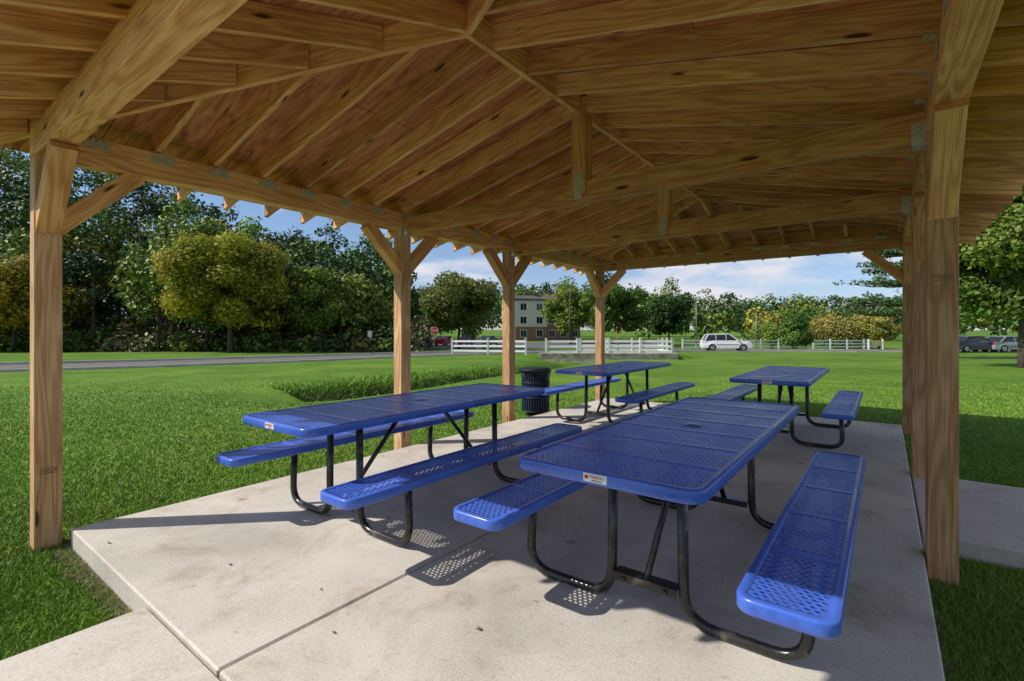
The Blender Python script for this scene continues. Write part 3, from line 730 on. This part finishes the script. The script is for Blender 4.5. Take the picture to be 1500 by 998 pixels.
for p,v,hh in ((1020,66,6.2),(1108,62,4.6)):
    e=S_emp('street_lamp',p,v); m=MB(); m.tube([(0,0,-.2),(0,0,hh*.5),(0,0,hh)],[.09,.07,.05],8); m.tube([(0,0,hh),(-.5,0,hh+.12),(-1.0,0,hh+.12)],.035,6); m.box(-1.45,-.9,-.12,.12,hh+.05,hh+.17); m.tube([(0,0,-.1),(0,0,.35)],.16,10); m.obj('pole_and_head',[POLE],e)
e=S_emp('utility_pole',835,80); m=MB(); m.tube([(0,0,-.2),(0,0,9)],[.16,.11],8); m.box(-1.1,1.1,-.06,.06,8.2,8.35); m.obj('pole',[BARK],e)
e=S_emp('utility_cabinet',701,60); m=MB(); m.box(-.35,.35,-.3,.3,0,1.35); m.box(-.39,.39,-.34,.34,1.35,1.42); m.box(-.3,.3,-.31,-.301,.1,1.25,0); m.box(.2,.24,-.33,-.31,.6,.8,1); m.obj('cabinet',[WHITE,POLE],e,.01)
e=S_emp('entrance_sign',1283,55); m=MB(); m.box(-.85,-.72,-.08,.08,-.2,1.2); m.box(.72,.85,-.08,.08,-.2,1.2); m.box(-.72,.72,-.04,.04,.45,1.05,1); m.obj('posts_and_board',[WHITE,simple('sign_buff',(.45,.42,.2),.6)],e)
e=S_emp('marker_post',905,36); m=MB(); m.tube([(0,0,-.1),(0,0,1.5)],.04,8); m.box(-.12,.12,-.06,-.045,1.25,1.6,1); m.obj('post',[POLE,YEL],e)
# ---------------------------------------------------------------- apartment building
BRK,nt,b=newmat('brick'); tc=N(nt,'ShaderNodeTexCoord'); br=N(nt,'ShaderNodeTexBrick'); br.inputs['Scale'].default_value=3
br.inputs['Color1'].default_value=(.30,.10,.06,1); br.inputs['Color2'].default_value=(.24,.075,.045,1); br.inputs['Mortar'].default_value=(.35,.3,.26,1)
mp=N(nt,'ShaderNodeMapping'); mp.inputs['Rotation'].default_value=(math.pi/2,0,0); nt.links.new(tc.outputs['Object'],mp.inputs[0]); nt.links.new(mp.outputs[0],br.inputs['Vector'])
nt.links.new(br.outputs['Color'],b.inputs['Base Color']); b.inputs['Roughness'].default_value=.9
SID=simple('cream_siding',(.62,.57,.46),.7,0,.06,2); ROOFM=simple('dark_roof',(.07,.065,.06),.9)
def building(px,v,rot,blocks):
    u=at(px,v); x,y,_=S(u,v); e=empty('apartment_building',(x,y,-1.1),RZ+rot); w_=MB(); g_=MB(); r_=MB()
    for (x0,x1,y0,sid) in blocks:
        w_.box(x0,x1,y0,12,-.5,3.0,0); w_.box(x0-.05*(1 if sid else 0),x1,y0-.05,12.05,3.0,8.6,1 if sid else 0)
        nw=max(2,int((x1-x0)/2.6)); 
        for fl in range(3):
            for i in range(nw):
                cx=x0+(x1-x0)*(i+.5)/nw; z=.9+fl*2.8
                g_.box(cx-.75,cx+.75,y0-.13,y0-.06,z-.1,z+1.5,1); g_.box(cx-.65,cx-.03,y0-.16,y0-.10,z,z+1.4,0); g_.box(cx+.03,cx+.65,y0-.16,y0-.10,z,z+1.4,0)
        for k in range(3):
            for i in range(3):
                cy=y0+2+i*3; z=.9+k*2.8; g_.box(x1+.02,x1+.06,cy-.5,cy+.5,z,z+1.4,0)
        r_.box(x0-.4,x1+.4,y0-.5,12.5,8.6,8.85); b0=len(r_.v)
        r_.v+=[(x0-.4,y0-.5,8.85),(x1+.4,y0-.5,8.85),(x1+.4,12.5,8.85),(x0-.4,12.5,8.85),(x0+1.5,6,10.0),(x1-1.5,6,10.0)]
        for f in ((0,1,5,4),(1,2,5),(2,3,4,5),(3,0,4)): r_.face([b0+i for i in f])
    w_.obj('walls',[BRK,SID],e); g_.obj('windows',[GLASS,WHITE],e); r_.obj('roof',[ROOFM],e)
building(795,104,.25,[(-6,1,0,True),(1.1,9,1.2,False)])
